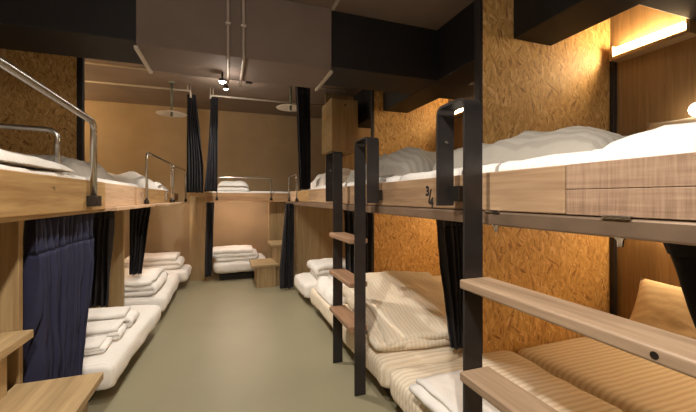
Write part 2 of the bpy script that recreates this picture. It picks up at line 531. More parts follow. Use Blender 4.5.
# ================================================================== THE ROOM
XR, XL, YB, YF, ZC = 2.95, -2.95, 6.86, -2.3, 2.98
def struct(name, bm, mat):
    return tag(obj(name, bm, mat), kind='structure')
struct('floor', box(XL, XR, YF, YB, -0.1, 0, 0), M['floor'])
struct('ceiling', box(XL - .1, XR + .1, YF - .1, YB + .1, ZC, ZC + .1, 0), M['ceiling'])
struct('wall_right', box(XR, XR + .1, YF, YB, 0, ZC, 0), M['wall_wood'])
struct('wall_left', box(XL - .1, XL, YF, YB, 0, ZC, 0), M['wall_tan'])
struct('wall_back', box(XL - .1, XR + .1, YB, YB + .1, 0, ZC, 0), M['wall_tan'])
struct('wall_front', box(XL - .1, XR + .1, YF - .1, YF, 0, ZC, 0), M['wall_tan'])

# black beams: one across the room, one along the right row
struct('beam_across', box(XL, XR, 2.87, 3.37, 2.49, ZC, 0.006), M['beam'])
struct('beam_short', box(2.29, XR, 0.9, 1.36, 2.50, ZC, 0.006), M['beam'])
struct('beam_along', box(1.93, 2.29, YF, YB, 2.485, ZC, 0.006), M['beam'])

# taupe duct boxing in the middle of the cross beam
t = thing('duct_casing', 'taupe boxed duct casing in the middle of the black cross beam', 'duct', (0.12, 3.1, 2.455))
obj('casing', box(-0.61, 0.855, 2.84, 3.40, 2.455, 2.978, 0.006), M['duct'], t)
for x in (-0.615, 0.86):
    obj('edge_trim', box(x - .013, x + .013, 2.86, 3.40, 2.43, 2.455, 0.003), M['trim'], t)
t = thing('ceiling_batten', 'pale strip on the ceiling in front of the duct casing', 'trim strip', (0.86, 2.5, 2.97))
obj('strip', box(0.85, 0.874, 1.9, 2.83, 2.955, 2.98, 0.003), M['trim'], t)

def conduit(x, label, zend, spot):
    t = thing('conduit', label, 'pipe', (x, 2.83, 2.45))
    pts = rounded([(x, 1.6, 2.965), (x, 2.826, 2.965), (x, 2.826, 2.440), (x, 3.5, 2.440)], 0.02)
    obj('pipe', tube(pts, 0.012, 8), M['conduit'], t, smooth=True)
    for y, z, sz in ((2.832, 2.7, 0), ):
        obj('clip', box(x - .02, x + .02, 2.812, 2.838, z - .008, z + .008, 0.002), M['trim'], t)
conduit(0.015, 'thin conduit down the duct casing above the lit spot lamp', 2.44, True)
conduit(0.13, 'thin conduit down the duct casing, right of the lit lamps', 2.44, False)

# pale curtain rods and pipes below the ceiling
def rod(label, pts, r=0.014):
    pts = rounded(pts, 0.04)
    t = thing('ceiling_pipe', label, 'pipe', tuple(pts[len(pts) // 2]))
    obj('pipe', tube(pts, r, 8), M['trim'], t, smooth=True)
    for p in (pts[1], pts[-2]):
        obj('hanger', tube([(p[0], p[1], p[2]), (p[0], p[1], ZC)], 0.006, 6), M['trim'], t, smooth=True)
    return t
rod('pale pipe under the ceiling along the left, nearest to the cross beam', [(-2.4, 4.72, 2.90), (-0.52, 4.72, 2.90), (-0.52, 4.25, 2.90)])
rod('long pale pipe behind the left disc lamp', [(-2.6, 5.45, 2.895), (-0.48, 5.45, 2.895), (-0.48, 5.45, 2.80)])
rod('pale curtain pipe across the back bunk', [(-0.22, 5.5, 2.82), (-0.22, 5.5, 2.87), (1.9, 5.5, 2.87)])
rod('short bent pipe beside the narrow dark upper curtain', [(0.60, 4.2, 2.93), (0.60, 4.62, 2.87), (1.6, 4.62, 2.87)], 0.010)

# two disc lamps hanging unlit
def disc_lamp(x, y, z, label):
    t = thing('disc_lamp', label, 'lamp', (x, y, z), 'hanging disc lamps')
    obj('shade', lathe([(0.0, z + .045), (0.05, z + .04), (0.19, z + .004), (0.2, z), (0.196, z - .004), (0.05, z + .028), (0, z + .03)], x, y, 36), M['shade'], t, smooth=True)
    obj('stem', tube([(x, y, z + .03), (x, y, ZC)], 0.014, 10), M['stem'], t, smooth=True)
    obj('ceiling_cap', lathe([(0, ZC), (0.04, ZC), (0.035, ZC - .02), (0, ZC - .02)], x, y, 20), M['stem'], t)
    obj('socket', lathe([(0, z + .03), (0.018, z + .03), (0.018, z - .025), (0.010, z - .035), (0, z - .035)], x, y, 14), M['stem'], t, smooth=True)
disc_lamp(-0.72, 5.40, 2.53, 'white disc lamp on a long stem near the two gathered curtains')
disc_lamp(0.86, 4.86, 2.62, 'white disc lamp on a stem beside the single narrow upper curtain')

# lit spot lamps
def spot_at(loc, target, power, size, blend=0.6, col=(1, 0.84, 0.64), rad=0.03):
    l = bpy.data.lights.new('spot_beam', 'SPOT'); l.energy = power; l.color = col; l.shadow_soft_size = rad
    l.spot_size = math.radians(size); l.spot_blend = blend
    o = bpy.data.objects.new('spot_beam', l); COL.objects.link(o); o.location = loc
    o.rotation_euler = (Vector(target) - Vector(loc)).to_track_quat('-Z', 'Y').to_euler()
    return o
def spot_lamp(x, y, z, label, drop=0.09):
    t = thing('spot_lamp', label, 'lamp', (x, y, z), 'ceiling spot lamps')
    obj('housing', lathe([(0, z + drop), (0.03, z + drop), (0.034, z + .012), (0.03, z + .008), (0, z + .02)], x, y, 20), M['black'], t, smooth=True)
    obj('lens', lathe([(0, z - .006), (0.018, z - .002), (0.029, z + .01), (0, z + .012)], x, y, 20), M['glow_spot'], t, smooth=True)
    obj('stem', tube([(x, y, z + drop), (x, y, min(z + drop + .06, 2.452 if z < 2.5 else 2.944))], 0.008, 8), M['black'], t, smooth=True)
LC = (1.0, 0.945, 0.86)
def ambient_fill(x, y, z, power):  # extra point light added at each spot lamp for ambient brightness
    l = bpy.data.lights.new('ambient_fill', 'POINT'); l.energy = power; l.color = LC; l.shadow_soft_size = 0.03
    o = bpy.data.objects.new('ambient_fill', l); COL.objects.link(o); o.location = (x, y, z)
spot_lamp(-0.03, 3.22, 2.36, 'lit spot lamp under the duct casing', drop=0.03)
spot_lamp(0.0, 4.9, 2.80, 'lit spot lamp on the black track behind the duct casing')
t = thing('lamp_track', 'black lamp track crossing the ceiling behind the duct casing', 'track', (-0.1, 4.9, 2.94))
obj('rail', box(-0.55, 0.45, 4.88, 4.92, 2.945, 2.975, 0.003), M['black'], t)
obj('feed_box', box(0.25, 0.34, 4.87, 4.93, 2.915, 2.946, 0.004), M['black'], t)
spot_at((0, 3.22, 2.36), (0.0, 3.3, 0), 105, 130, 0.8, LC); ambient_fill(0, 3.22, 2.33, 2)
spot_at((0, 4.9, 2.78), (0.05, 5.3, 0), 90, 120, 0.8, LC); ambient_fill(0, 4.9, 2.76, 9)
# the same kind of lamp continues along the aisle towards the camera, above the picture
for (x, y, lab) in ((-0.15, 0.95, 'spot lamp over the aisle by the nearest ladder'), (-0.1, -0.35, 'spot lamp over the aisle at the camera end')):
    spot_lamp(x, y, 2.80, lab)
    spot_at((x, y, 2.78), (x, y + .25, 0), 100 if y > 0 else 145, 140, 0.6, LC); ambient_fill(x, y, 2.76, 13)

# ================================================================== PARTITIONS
def partition(label, x0, x1, y, z0, z1, mat, post_x, post=True, th=0.035, postw=0.03):
    t = thing('partition_panel', label, 'partition', ((x0 + x1) / 2, y, z0))
    obj('panel', box(x0, x1, y - th / 2, y + th / 2, z0, z1, 0.003), mat, t)
    if post:
        obj('edge_post', box(min(post_x, post_x + postw), max(post_x, post_x + postw), y - .026, y + .026, z0, z1, 0.003), M['black'], t, label='black edge post')
    return t
partition('flake board partition of the nearest right bunk, upper deck', 1.655, 2.93, 1.94, 1.303, ZC, M['osb'], 1.625)
partition('flake board partition of the nearest right bunk, lower deck', 1.655, 2.93, 1.94, 0.0, 1.25, M['osb'], 1.625)
partition('flake board partition behind the far ladder, upper deck', 1.80, 2.93, 4.1, 1.303, ZC, M['osb'], 1.77)
partition('flake board partition behind the far ladder, lower deck', 1.80, 2.93, 4.1, 0.0, 1.25, M['osb'], 1.77)
t = partition('dim flake board partition on the upper left bunk', -2.94, -1.38, 4.1, 1.303, ZC, M['osb'], -1.38, postw=0.05)
partition('pale wood partition under the left bunk between dark curtains', -2.94, -0.985, 4.1, 0.0, 1.25, M['oak_z'], -0.985, post=False)
# black corner strips where the panels meet the outer wall
for y, lab, z0, z1 in ((1.90, 'black corner strip at the wood wall, upper deck', 1.304, 2.46), (1.90, 'black corner strip at the wood wall, lower deck', 0.3, 1.25)):
    t = tag(obj('corner_strip', box(2.912, 2.949, y - .016, y + .016, z0, z1, 0.003), M['black']), lab, 'trim strip')
partition('pale wood end panel of the far right bunk, lower deck', 1.0, 2.94, 5.12, 0.0, 1.25, M['oak_z'], 1.0, post=False)
partition('wood end panel of the far right bunk, upper deck', 1.46, 2.94, 5.2, 1.303, ZC, M['oak_z'], 1.46, post=False)
partition('narrow wood panel right of the back bunk', 0.70, 0.99, 6.1, 0.0, 1.28, M['oak_z'], 0.7, post=False)
partition('narrow wood corner panel between the left row and the back bunk', -0.555, -0.315, 6.16, 0.0, 1.37, M['oak_z'], -0.5, post=False)

# wood box on the end panel of the far right bunk
t = thing('wall_cupboard', 'wooden wall box on the far right end panel near the ceiling', 'cupboard', (1.7, 4.9, 2.02))
obj('body', box(1.40, 1.80, 4.66, 5.18, 2.02, 2.76, 0.004), M['oak_x'], t)
obj('door', box(1.405, 1.795, 4.645, 4.66, 2.03, 2.75, 0.003), M['oak_z'], t)
obj('latch', lathe([(0, 2.68), (0.012, 2.68), (0.012, 2.66), (0, 2.66)], 1.6, 4.64, 10), M['bracket'], t)

# ================================================================== RIGHT ROW OF BUNKS
def right_bunk(label, y0, y1, boards, nbolts, fx=0.955):
    t = thing('bunk_deck', label, 'bunk bed', (1.9, (y0 + y1) / 2, 1.25))
    obj('deck', box(fx + .02, 2.94, y0, y1, 1.255, 1.30, 0.003), M['oak_y'], t)
    obj('channel', box(fx - .02, fx + .02, y0, y1, 1.248, 1.298, 0.006), M['fascia'], t)
    for (a, b, m) in boards:
        for (za, zb) in (((1.302, 1.374), (1.3755, 1.448)) if m == 'board_near' else ((1.302, 1.448),)):
            obj('front_board', box(fx - .012, fx + .022, a + .002, b - .002, za, zb, 0.0015 if m == 'board_near' else 0.004), M[m], t)
    for y in nbolts:
        obj('bolt', join(lathe([(0, 1.262), (0.016, 1.262), (0.016, 1.250), (0.008, 1.242), (0.007, 1.225), (0, 1.225)], fx - .004, y, 12)), M['steel'], t, smooth=True)
        obj('bracket', box(fx - .026, fx - .012, y - .035, y + .035, 1.296, 1.306, 0.002), M['steel'], t)
    return t
b1 = right_bunk('nearest right upper bunk deck with a rough sawn board front', -1.0, 2.03, [(-1.0, 0.745, 'board_near'), (0.745, 2.03, 'board_plain')], [0.60, 1.03])
b2 = right_bunk('right upper bunk deck behind the far ladder', 2.03, 4.1, [(2.03, 4.1, 'board_plain')], [3.0])
b3 = right_bunk('farthest right upper bunk deck with the small guard rail', 4.1, 5.36, [(4.1, 4.75, 'board_gold'), (4.75, 5.36, 'board_pink')], [])

def stencil(txt, size, origin, parent, facing):
    cu = bpy.data.curves.new('t', 'FONT'); cu.body = txt; cu.size = size; cu.extrude = 0.0006; cu.align_x = 'CENTER'
    cu.offset = 0.0028
    o = bpy.data.objects.new('t', cu); COL.objects.link(o)
    bpy.context.view_layer.update()
    me = bpy.data.meshes.new_from_object(o.evaluated_get(bpy.context.evaluated_depsgraph_get()))
    bpy.data.objects.remove(o)
    bm = bmesh.new(); bm.from_mesh(me)
    # text x runs along -Y, up is Z, seen from the aisle (facing -X); mirrored for the other row
    R = Matrix(((0, 0, -1), (-1, 0, 0), (0, 1, 0))) if facing < 0 else Matrix(((0, 0, 1), (1, 0, 0), (0, 1, 0)))
    bmesh.ops.transform(bm, matrix=Matrix.Translation(origin) @ R.to_4x4(), verts=bm.verts)
    return bm
for ch, y, z, s in (('3', 1.482, 1.362, 0.066), ('/', 1.460, 1.328, 0.090), ('4', 1.446, 1.306, 0.066)):
    obj('bed_number', stencil(ch, s, (0.942, y, z), b1, -1), M['ink'], b1, label='black stencilled bed number')

# light shelves on the outer walls
def light_shelf(side, y0, y1, z, label, mat_glow, depth=0.11, tube_y=None):
    X = XR if side > 0 else XL
    s = -side
    t = thing('light_shelf', label, 'light', (X + s * .06, (y0 + y1) / 2, z))
    def b(a0, a1, *r): return box(min(X + s * a0, X + s * a1), max(X + s * a0, X + s * a1), *r)
    obj('base_board', b(0.001, depth, y0, y1, z, z + .016, 0.002), M['oak_y'], t)
    obj('front_lip', b(depth - .014, depth, y0, y1, z + .016, z + .026, 0.002), M['oak_y'], t)
    for y in (y0, y1 - .02):
        obj('end_cap', b(0.001, depth, y, y + .02, z + .016, z + .11, 0.002), M['oak_y'], t)
    obj('lamp_tube', tube([(X + s * .07, (tube_y or y0) + .03, z + .075), (X + s * .07, y1 - .03, z + .075)], 0.024, 12), mat_glow, t, smooth=True)
    return t
def strip_light(side, y0, y1, z, label, glow='glow_low', X=None):  # unseen strip lamp mounted under a bunk deck, not on a shelf
    X = X or (XR if side > 0 else XL)
    s = -side
    t = thing('under_deck_lamp', label, 'light', (X + s * .06, (y0 + y1) / 2, z))
    obj('batten', box(min(X + s * .02, X + s * .10), max(X + s * .02, X + s * .10), y0, y1, z + .03, z + .055, 0.003), M['shade'], t)
    obj('lamp_tube', tube([(X + s * .06, y0 + .04, z + .012), (X + s * .06, y1 - .04, z + .012)], 0.018, 10), M[glow], t, smooth=True)
    return t
light_shelf(1, 1.372, 1.87, 2.425, 'lit shelf lamp on the wood wall above the nearest right bunk', M['glow_near'], tube_y=1.392)
light_shelf(1, 2.1, 3.95, 2.425, 'lit shelf lamp on the wood wall above the second right bunk', M['glow_warm'])
light_shelf(1, 4.3, 5.05, 2.425, 'lit shelf lamp on the wood wall above the farthest right bunk', M['glow_warm'])
light_shelf(-1, 4.3, 6.6, 2.425, 'lit shelf lamp above the far left bunk', M['glow_gold'])
strip_light(1, -0.5, 1.8, 1.195, 'lit strip lamp under the nearest right bunk deck')
strip_light(1, 2.1, 3.95, 1.195, 'lit strip lamp under the second right bunk deck')
strip_light(1, 4.3, 5.0, 1.195, 'lit strip lamp under the farthest right bunk deck')
strip_light(-1, 2.7, 3.9, 1.195, 'lit strip lamp under the middle left bunk deck', 'glow_low')
strip_light(-1, 4.4, 6.0, 1.205, 'lit strip lamp under the far left bunk deck', 'glow_pale', X=-1.36)  # unseen; set in from the wall so its light reaches the back wall
t = thing('under_deck_lamp', 'thin lit strip lamp behind the ledge of the back bunk', 'light', (0.3, 6.15, 1.29))  # unseen strip under the back deck, lights the lower back wall
obj('batten', box(-0.2, 0.66, 6.135, 6.165, 1.2965, 1.2995, 0), M['shade'], t)
obj('lamp_tube', tube([(-0.18, 6.15, 1.290), (0.64, 6.15, 1.290)], 0.0065, 8), M['glow_thin'], t, smooth=True)

# lower platforms
def platform(label, x0, x1, y0, y1, h=0.1):
    return tag(obj('bed_platform', box(x0, x1, y0, y1, 0, h, 0.004), M['dark']), label, 'platform')
platform('low dark platform under the nearest right lower mattresses', 1.05, 2.94, -1.0, 1.96)
platform('low dark platform under the second right lower mattress', 1.05, 2.94, 2.0, 4.06)
platform('low dark platform under the farthest right lower mattress', 1.05, 2.94, 4.14, 4.86)
platform('low dark platform under the nearest left lower mattress', -2.9, -0.85, 2.72, 4.05)
platform('low dark platform under the second left lower mattress', -2.9, -0.78, 4.15, 5.5)
platform('low dark platform under the farthest left lower mattress', -2.9, -0.72, 5.55, 6.1)
platform('low dark platform under the back bunk mattress', -0.10, 0.62, 6.03, 6.8)

def mattress(label, x0, x1, y0, y1, z0, z1, mat='sheet_w', amp=0.008, seedv=0.0, rad=0.06, turn=0.0):
    bm = soft_box(x0, x1, y0, y1, z0, z1, rad, amp, nseed=seedv)
    if turn:
        bmesh.ops.rotate(bm, cent=((x0 + x1) / 2, (y0 + y1) / 2, 0), matrix=Matrix.Rotation(math.radians(turn), 3, 'Z'), verts=bm.verts)
    return tag(obj('mattress', bm, M[mat], smooth=True), label, 'mattress')
def duvet(label, bm, mat, name='duvet', cat='duvet', solid=0, sub=0):
    return tag(obj(name, bm, M[mat], smooth=True, solid=solid, sub=sub), label, cat)

# nearest right bunk, lower
mattress('striped lower mattress at the aisle in the nearest right bunk', 0.935, 1.905, -1.0, 1.955, 0.10, 0.30, 'sheet_x', 0.012, 1)
mattress('striped lower mattress along the wood wall in the nearest right bunk', 1.91, 2.93, -1.0, 1.91, 0.10, 0.305, 'sheet_x', 0.006, 2)
duvet('flat tan duvet spread beside the pillow on the nearest right lower bed', puff(1.95, 2.58, -0.3, 1.0, 0.307, 0.045, 0.012, 6, 4, 3, rot=0.0), 'pillow_t')
Rm = Matrix.Rotation(math.radians(-62), 4, 'Y') @ Matrix.Rotation(math.radians(90), 4, 'Z')
tag(obj('pillow', pillow(2.77, 1.33, 0.555, 0.70, 0.48, 0.15, Rm, 2), M['pillow_t'], smooth=True), 'tan pillow leaning on the wood wall of the nearest lower bed', 'pillow')
duvet('folded pale blanket on the nearest right lower mattress beside the ladder', folded(1.16, 1.28, 0.302, 0.42, 0.66, 4, 0.022, 0.05, 0.012, 3), 'duvet_w', 'folded_blanket', 'blanket', solid=0.02)

# nearest right bunk, upper
mattress('white upper mattress at the board edge of the nearest right bunk', 0.985, 1.905, -1.0, 1.91, 1.302, 1.50, 'sheet_w', 0.008, 5, 0.05)
mattress('white upper mattress along the wood wall of the nearest right bunk', 1.91, 2.93, -1.0, 1.91, 1.302, 1.50, 'sheet_w', 0.008, 6, 0.05)
duvet('grey striped duvet heaped against the flake board of the nearest upper bed', puff(1.20, 1.98, 0.84, 1.89, 1.502, 0.125, 0.045, 4, 7, 4.6, tilt=(-.1, .15), ridge=0.025), 'duvet_g')
duvet('white sheet bunched at the front of the nearest upper bed', puff(1.12, 1.9, -0.5, 0.79, 1.502, 0.035, 0.016, 4, 12, 5, ridge=0.035), 'duvet_w')
Ru = Matrix.Rotation(math.radians(-70), 4, 'Y') @ Matrix.Rotation(math.radians(90), 4, 'Z')
tag(obj('pillow', pillow(2.80, 1.30, 1.70, 0.66, 0.40, 0.13, Ru, 5), M['pillow_t'], smooth=True), 'tan pillow against the wood wall of the nearest upper bed', 'pillow')
Ru = Matrix.Rotation(math.radians(-70), 4, 'Y') @ Matrix.Rotation(math.radians(90), 4, 'Z')
t = thing('reading_lamp', 'small white reading lamp on the wood wall over the tan pillow', 'lamp', (2.93, 1.34, 1.92))
obj('wall_plate', tube([(2.948, 1.34, 1.92), (2.932, 1.34, 1.92)], 0.035, 18), M['shade'], t, smooth=True)
obj('arm', tube([(2.935, 1.34, 1.92), (2.89, 1.34, 1.92)], 0.008, 8), M['steel'], t, smooth=True)
obj('globe', lathe([(0.046 * math.sin(PI * k / 14), 1.92 - 0.046 * math.cos(PI * k / 14)) for k in range(15)], 2.86, 1.34, 24), M['glow_lamp'], t, smooth=True)

# second right bunk, lower
mattress('striped lower mattress at the aisle behind the far ladder', 0.93, 1.905, 1.985, 4.06, 0.10, 0.30, 'sheet_x', 0.014, 8)
mattress('striped lower mattress along the wall behind the far ladder', 1.91, 2.93, 1.985, 4.06, 0.10, 0.305, 'sheet_x', 0.006, 9)
duvet('big beige striped duvet folded over on the bed behind the far ladder', folded(1.45, 2.58, 0.304, 0.82, 1.0, 4, 0.05, -0.10, 0.024, 2.0, tilt=0.75), 'duvet_b', 'folded_duvet', solid=0.044)
duvet('crumpled white bedding on the lower bed between the far ladder rails', puff(0.96, 1.5, 3.24, 3.95, 0.302, 0.13, 0.06, 3, 21, 5, ridge=0.04), 'duvet_w', 'bedding')
# second right bunk, upper
mattress('white upper mattress behind the far ladder', 0.985, 2.93, 1.97, 4.06, 1.302, 1.50, 'sheet_w', 0.008, 10, 0.05)
duvet('grey duvet rolled up along the board behind the far ladder', puff(1.12, 1.75, 2.04, 3.3, 1.502, 0.18, 0.06, 3, 31, 4, ridge=0.05), 'duvet_g')
# farthest right bunk
mattress('white lower mattress of the farthest right bunk', 0.89, 2.9, 4.14, 4.86, 0.10, 0.30, 'sheet_w', 0.014, 13)
duvet('folded white duvet on the farthest right lower bed', folded(1.36, 4.46, 0.302, 0.52, 0.48, 3, 0.062, 0.0, 0.02, 6), 'duvet_w', 'folded_duvet', solid=0.058)
mattress('white upper mattress of the farthest right bunk', 1.0, 2.9, 4.14, 5.15, 1.302, 1.47, 'sheet_w', 0.01, 14, 0.05)
duvet('rumpled white duvet on the farthest right upper bed', puff(1.16, 1.9, 4.2, 5.05, 1.472, 0.23, 0.05, 3, 41, 4, ridge=0.04), 'duvet_w')

# ================================================================== LADDERS
def u_rail(x0, x1, ylong, yshort, ztop, zfloor, zshort, th=0.010):
    """flat steel bar folded over at the top: long leg to the floor, short leg to the board"""
    s = 1 if yshort > ylong else -1
    path = [(ylong, zfloor)] + [(p[1], p[2]) for p in rounded([(0, ylong, zfloor), (0, ylong, ztop), (0, yshort, ztop), (0, yshort, zshort)], 0.035, 6)][1:]
    bm = bmesh.new()
    prev = None
    for i, (y, z) in enumerate(path):
        a = path[max(i - 1, 0)]; b = path[min(i + 1, len(path) - 1)]
        d = Vector((b[0] - a[0], b[1] - a[1])).normalized(); n = Vector((-d.y, d.x)) * th / 2
        ring = [bm.verts.new((x, y + k * n.x, z + k * n.y)) for (x, k) in ((x0, -1), (x1, -1), (x1, 1), (x0, 1))]
        if prev:
            for k in range(4): bm.faces.new((prev[k], prev[(k + 1) % 4], ring[(k + 1) % 4], ring[k]))
        else: bm.faces.new(ring)
        prev = ring
    bm.faces.new(prev[::-1])
    return bm
def ladder(label, ya, yb, steps, ztop, x0=0.83, x1=0.912, hook=0.19, mat='tread_y', tread=(0.755, 0.915), knot=None):
    """ya nearer, yb farther rail"""
    t = thing('bunk_ladder', label, 'ladder', ((x0 + x1) / 2, (ya + yb) / 2, 0))
    for yl, ys in ((ya, ya - hook), (yb, yb + hook)):
        r = obj('rail', u_rail(x0, x1, yl, ys, ztop, 0.0, 1.318), M['black'], t)
        s = 1 if ys > yl else -1
        m = ys - s * .03
        obj('bracket', join(box(x1 - .012, x1 + .03, ys - .005 - s * .045, ys + .005 - s * .005, 1.335, 1.40, 0.002)), M['bracket'], r)
        obj('bolt', tube([(x0 + .04, ys + s * .004, ztop - .14), (x0 + .04, ys - s * .012, ztop - .14)], 0.008, 8), M['steel'], r)
    for z in steps:
        tr = obj('tread', box(tread[0], tread[1], ya + .006, yb - .006, z - .034, z, 0.007, 3), M[mat], t)
        if z == knot: obj('knot', join(tube([(tread[0] - .0008, 0.442, z - .017), (tread[0] + .002, 0.442, z - .017)], 0.008, 12)), M['bracket'], tr, label='dark knot hole')
    return t
ladder('black steel ladder nearest the camera with two long pale treads in view', 0.34, 1.055, [1.055, 0.72, 0.40], 1.72, x0=0.825, x1=0.905, tread=(0.80, 0.93), hook=0.172, knot=1.055)
ladder('black steel ladder standing farther along the aisle, with three short treads', 2.20, 2.70, [1.07, 0.77, 0.47], 1.73, hook=0.22, x0=0.825, x1=0.905, tread=(0.79, 0.925), mat='tread_d')

# ================================================================== CURTAINS RIGHT ROW
lerp = lambda a, b, t: a + (b - a) * t
curtain('black curtain gathered beside the nearest ladder under the upper bunk', M['charcoal'], (1.34, 2.0), (1.60, 1.985), 1.25, 0.32, 5, 0.035, lambda t: (lerp(0.0, 0.45, t ** 1.2), lerp(1, 0.98, t)), 3.1)
curtain('black curtain tied back at the right edge under the nearest bunk', M['charcoal'], (1.42, 0.80), (1.42, 0.05), 1.25, 0.34, 7, 0.04, lambda t: (lerp(0.02, 0.45, t), lerp(1, 0.9, t)), 5.3)
curtain('dark grey curtain hanging behind the far ladder', M['charcoal'], (1.36, 4.02), (1.76, 4.02), 1.25, 0.34, 6, 0.045, lambda t: (lerp(0, 0.1, t), lerp(1, 0.92, t)), 7.7)
curtain('dark curtain gathered at the end of the right row beside the box steps', M['charcoal'], (0.76, 5.06), (0.96, 5.06), 1.27, 0.03, 4, 0.04, lambda t: (lerp(0.30, -0.1, min(1, t * 1.3)), lerp(0.95, 0.85, t)), 8.8)

# ================================================================== LEFT ROW OF BUNKS
t = L1 = thing('bunk_deck', 'nearest left upper bunk deck with a golden board front', 'bunk bed', (-1.8, 1.0, 1.25))
obj('deck', box(-2.94, -0.80, -1.0, 2.735, 1.255, 1.29, 0.003), M['oak_y'], t)
obj('front_board', box(-0.80, -0.765, -1.0, 2.735, 1.275, 1.455, 0.005), M['board_gold'], t)
obj('knot', lathe([(0, 1.401), (0.008, 1.4), (0.0, 1.399)], -0.764, 1.99, 10), M['ink'], t)
t = L2 = thing('bunk_deck', 'middle left upper bunk deck with a pale ledge and a numbered board', 'bunk bed', (-1.8, 3.3, 1.25))
obj('deck', box(-2.94, -0.80, 2.74, 4.1, 1.255, 1.29, 0.003), M['oak_y'], t)
obj('ledge', box(-0.80, -0.70, 2.74, 4.1, 1.262, 1.288, 0.004), M['board_pink'], t)
obj('front_board', box(-0.815, -0.78, 2.745, 3.60, 1.290, 1.455, 0.004), M['board_pink'], t)
obj('end_block', box(-0.815, -0.762, 3.605, 3.90, 1.290, 1.452, 0.004), M['board_pink'], t)
obj('bed_number', stencil('1', 0.07, (-0.760, 3.75, 1.355), t, 1), M['ink'], t, label='black stencilled bed number')
t = L3 = thing('bunk_deck', 'far left upper bunk deck with two small guard rails', 'bunk bed', (-1.8, 5.2, 1.25))
obj('deck', box(-2.94, -0.78, 4.105, 6.14, 1.262, 1.29, 0.003), M['oak_y'], t)
obj('ledge', box(-0.78, -0.585, 4.105, 6.14, 1.268, 1.290, 0.004), M['board_pink'], t)
obj('front_board', box(-0.80, -0.765, 3.92, 5.2, 1.292, 1.45, 0.004), M['board_gold'], t)
obj('front_board', box(-0.755, -0.72, 5.21, 6.14, 1.292, 1.42, 0.004), M['board_gold'], t)

# rails of stainless tube
def u_guard(label, p0, p1, z0, z1, r=0.012, name='guard_rail'):
    t = thing(name, label, 'rail', p0 + (z0,))
    obj('bar', tube(rounded([p0 + (z0,), p0 + (z1,), p1 + (z1,), p1 + (z0,)], 0.06), r, 10), M['steel'], t, smooth=True)
    for p in (p0, p1):
        obj('mount', lathe([(0, z0 + .04), (0.02, z0 + .04), (0.022, z0), (0, z0)], p[0], p[1], 12), M['bracket'], t, smooth=True)
    return t
t = thing('grab_rail', 'thick stainless grab rail clamped to the golden board of the nearest left bunk', 'rail', (-0.745, 2.50, 1.30))
obj('bar', tube(rounded([(-0.742, 2.44, 1.30), (-0.742, 2.44, 1.80), (-0.742, 1.55, 1.825), (-0.742, 0.5, 1.80), (-0.742, 0.5, 1.30)], 0.05), 0.0175, 12), M['steel'], t, smooth=True)
obj('clamp', box(-0.764, -0.715, 2.39, 2.49, 1.300, 1.365, 0.006), M['bracket'], t)
obj('clamp', box(-0.764, -0.715, 0.44, 0.56, 1.300, 1.365, 0.006), M['bracket'], t)
t = thing('guard_rail', 'stainless guard rail bent across the end of the nearest left bed', 'rail', (-0.93, 2.56, 1.48))
obj('bar', tube(rounded([(-0.97, 2.58, 1.50), (-0.97, 2.58, 1.765), (-1.9, 2.58, 1.79), (-1.9, 2.58, 1.50)], 0.06), 0.015, 12), M['steel'], t, smooth=True)
u_guard('small stainless guard rail by the numbered left board', (-0.735, 3.86), (-0.685, 5.12), 1.292, 1.80)
u_guard('smallest stainless guard rail at the far end of the left row', (-0.675, 5.20), (-0.60, 5.98), 1.292, 1.79)

# left bedding, upper
mattress('white upper mattress behind the golden left board', -2.9, -0.83, -1.0, 2.70, 1.292, 1.50, 'sheet_w', 0.008, 20, 0.05)
duvet('white striped duvet spread on the nearest left upper bed', puff(-2.3, -0.84, 1.2, 2.45, 1.50, 0.075, 0.02, 5, 51, 3), 'sheet_w')
mattress('white upper mattress behind the pale left board', -2.9, -0.83, 2.76, 4.06, 1.292, 1.50, 'sheet_w', 0.008, 21, 0.05)
duvet('grey duvet folded on the middle left upper bed', puff(-1.8, -1.02, 2.85, 4.02, 1.502, 0.12, 0.04, 5, 55, 4.5, ridge=0.04), 'duvet_g')
mattress('white upper mattress at the far end of the left row', -2.9, -0.82, 4.14, 6.12, 1.292, 1.45, 'sheet_w', 0.008, 22, 0.05)
duvet('folded white duvet behind the small left guard rail', puff(-1.45, -0.82, 4.2, 5.1, 1.45, 0.14, 0.04, 4, 57, 4, ridge=0.03), 'duvet_w')
duvet('folded white duvet behind the smallest left guard rail', puff(-1.3, -0.82, 5.3, 5.9, 1.45, 0.08, 0.03, 4, 58, 4, ridge=0.03), 'duvet_w')

# left bedding, lower
mattress('white lower mattress nearest on the left with folded linen on it', -2.72, -0.635, 2.62, 4.0, 0.10, 0.30, 'sheet_w', 0.014, 24, 0.07, turn=-3.0)
fold_spots = [(-1.00, 2.835, 0.302, 0.42, 0.20, 3, 0.018, 0.06, 'lowest folded white sheet at the front of the left linen pile'),
              (-1.03, 3.075, 0.302, 0.54, 0.22, 3, 0.027, 0.04, 'middle folded white sheet of the left linen pile'),
              (-1.07, 3.335, 0.302, 0.64, 0.24, 3, 0.038, 0.0, 'rear folded white sheet of the left linen pile')]
for i, (x, y, z, l, w, n, th, r, lab) in enumerate(fold_spots):
    duvet(lab, folded(x, y, z, l, w, n, th, r, 0.012, i * 3.3), 'duvet_w', 'folded_sheet', 'sheet', solid=th * 0.92)
mattress('white lower mattress second along the left row', -2.85, -0.61, 4.15, 5.5, 0.10, 0.30, 'sheet_w', 0.012, 26, 0.07)
duvet('long folded white duvet on the second left lower bed', folded(-1.30, 4.60, 0.302, 1.12, 0.80, 3, 0.052, 0.0, 0.018, 4.4), 'duvet_w', 'folded_duvet', solid=0.046)
mattress('white lower mattress at the far end of the left row', -2.85, -0.52, 5.56, 6.12, 0.10, 0.30, 'sheet_w', 0.012, 27, 0.07)
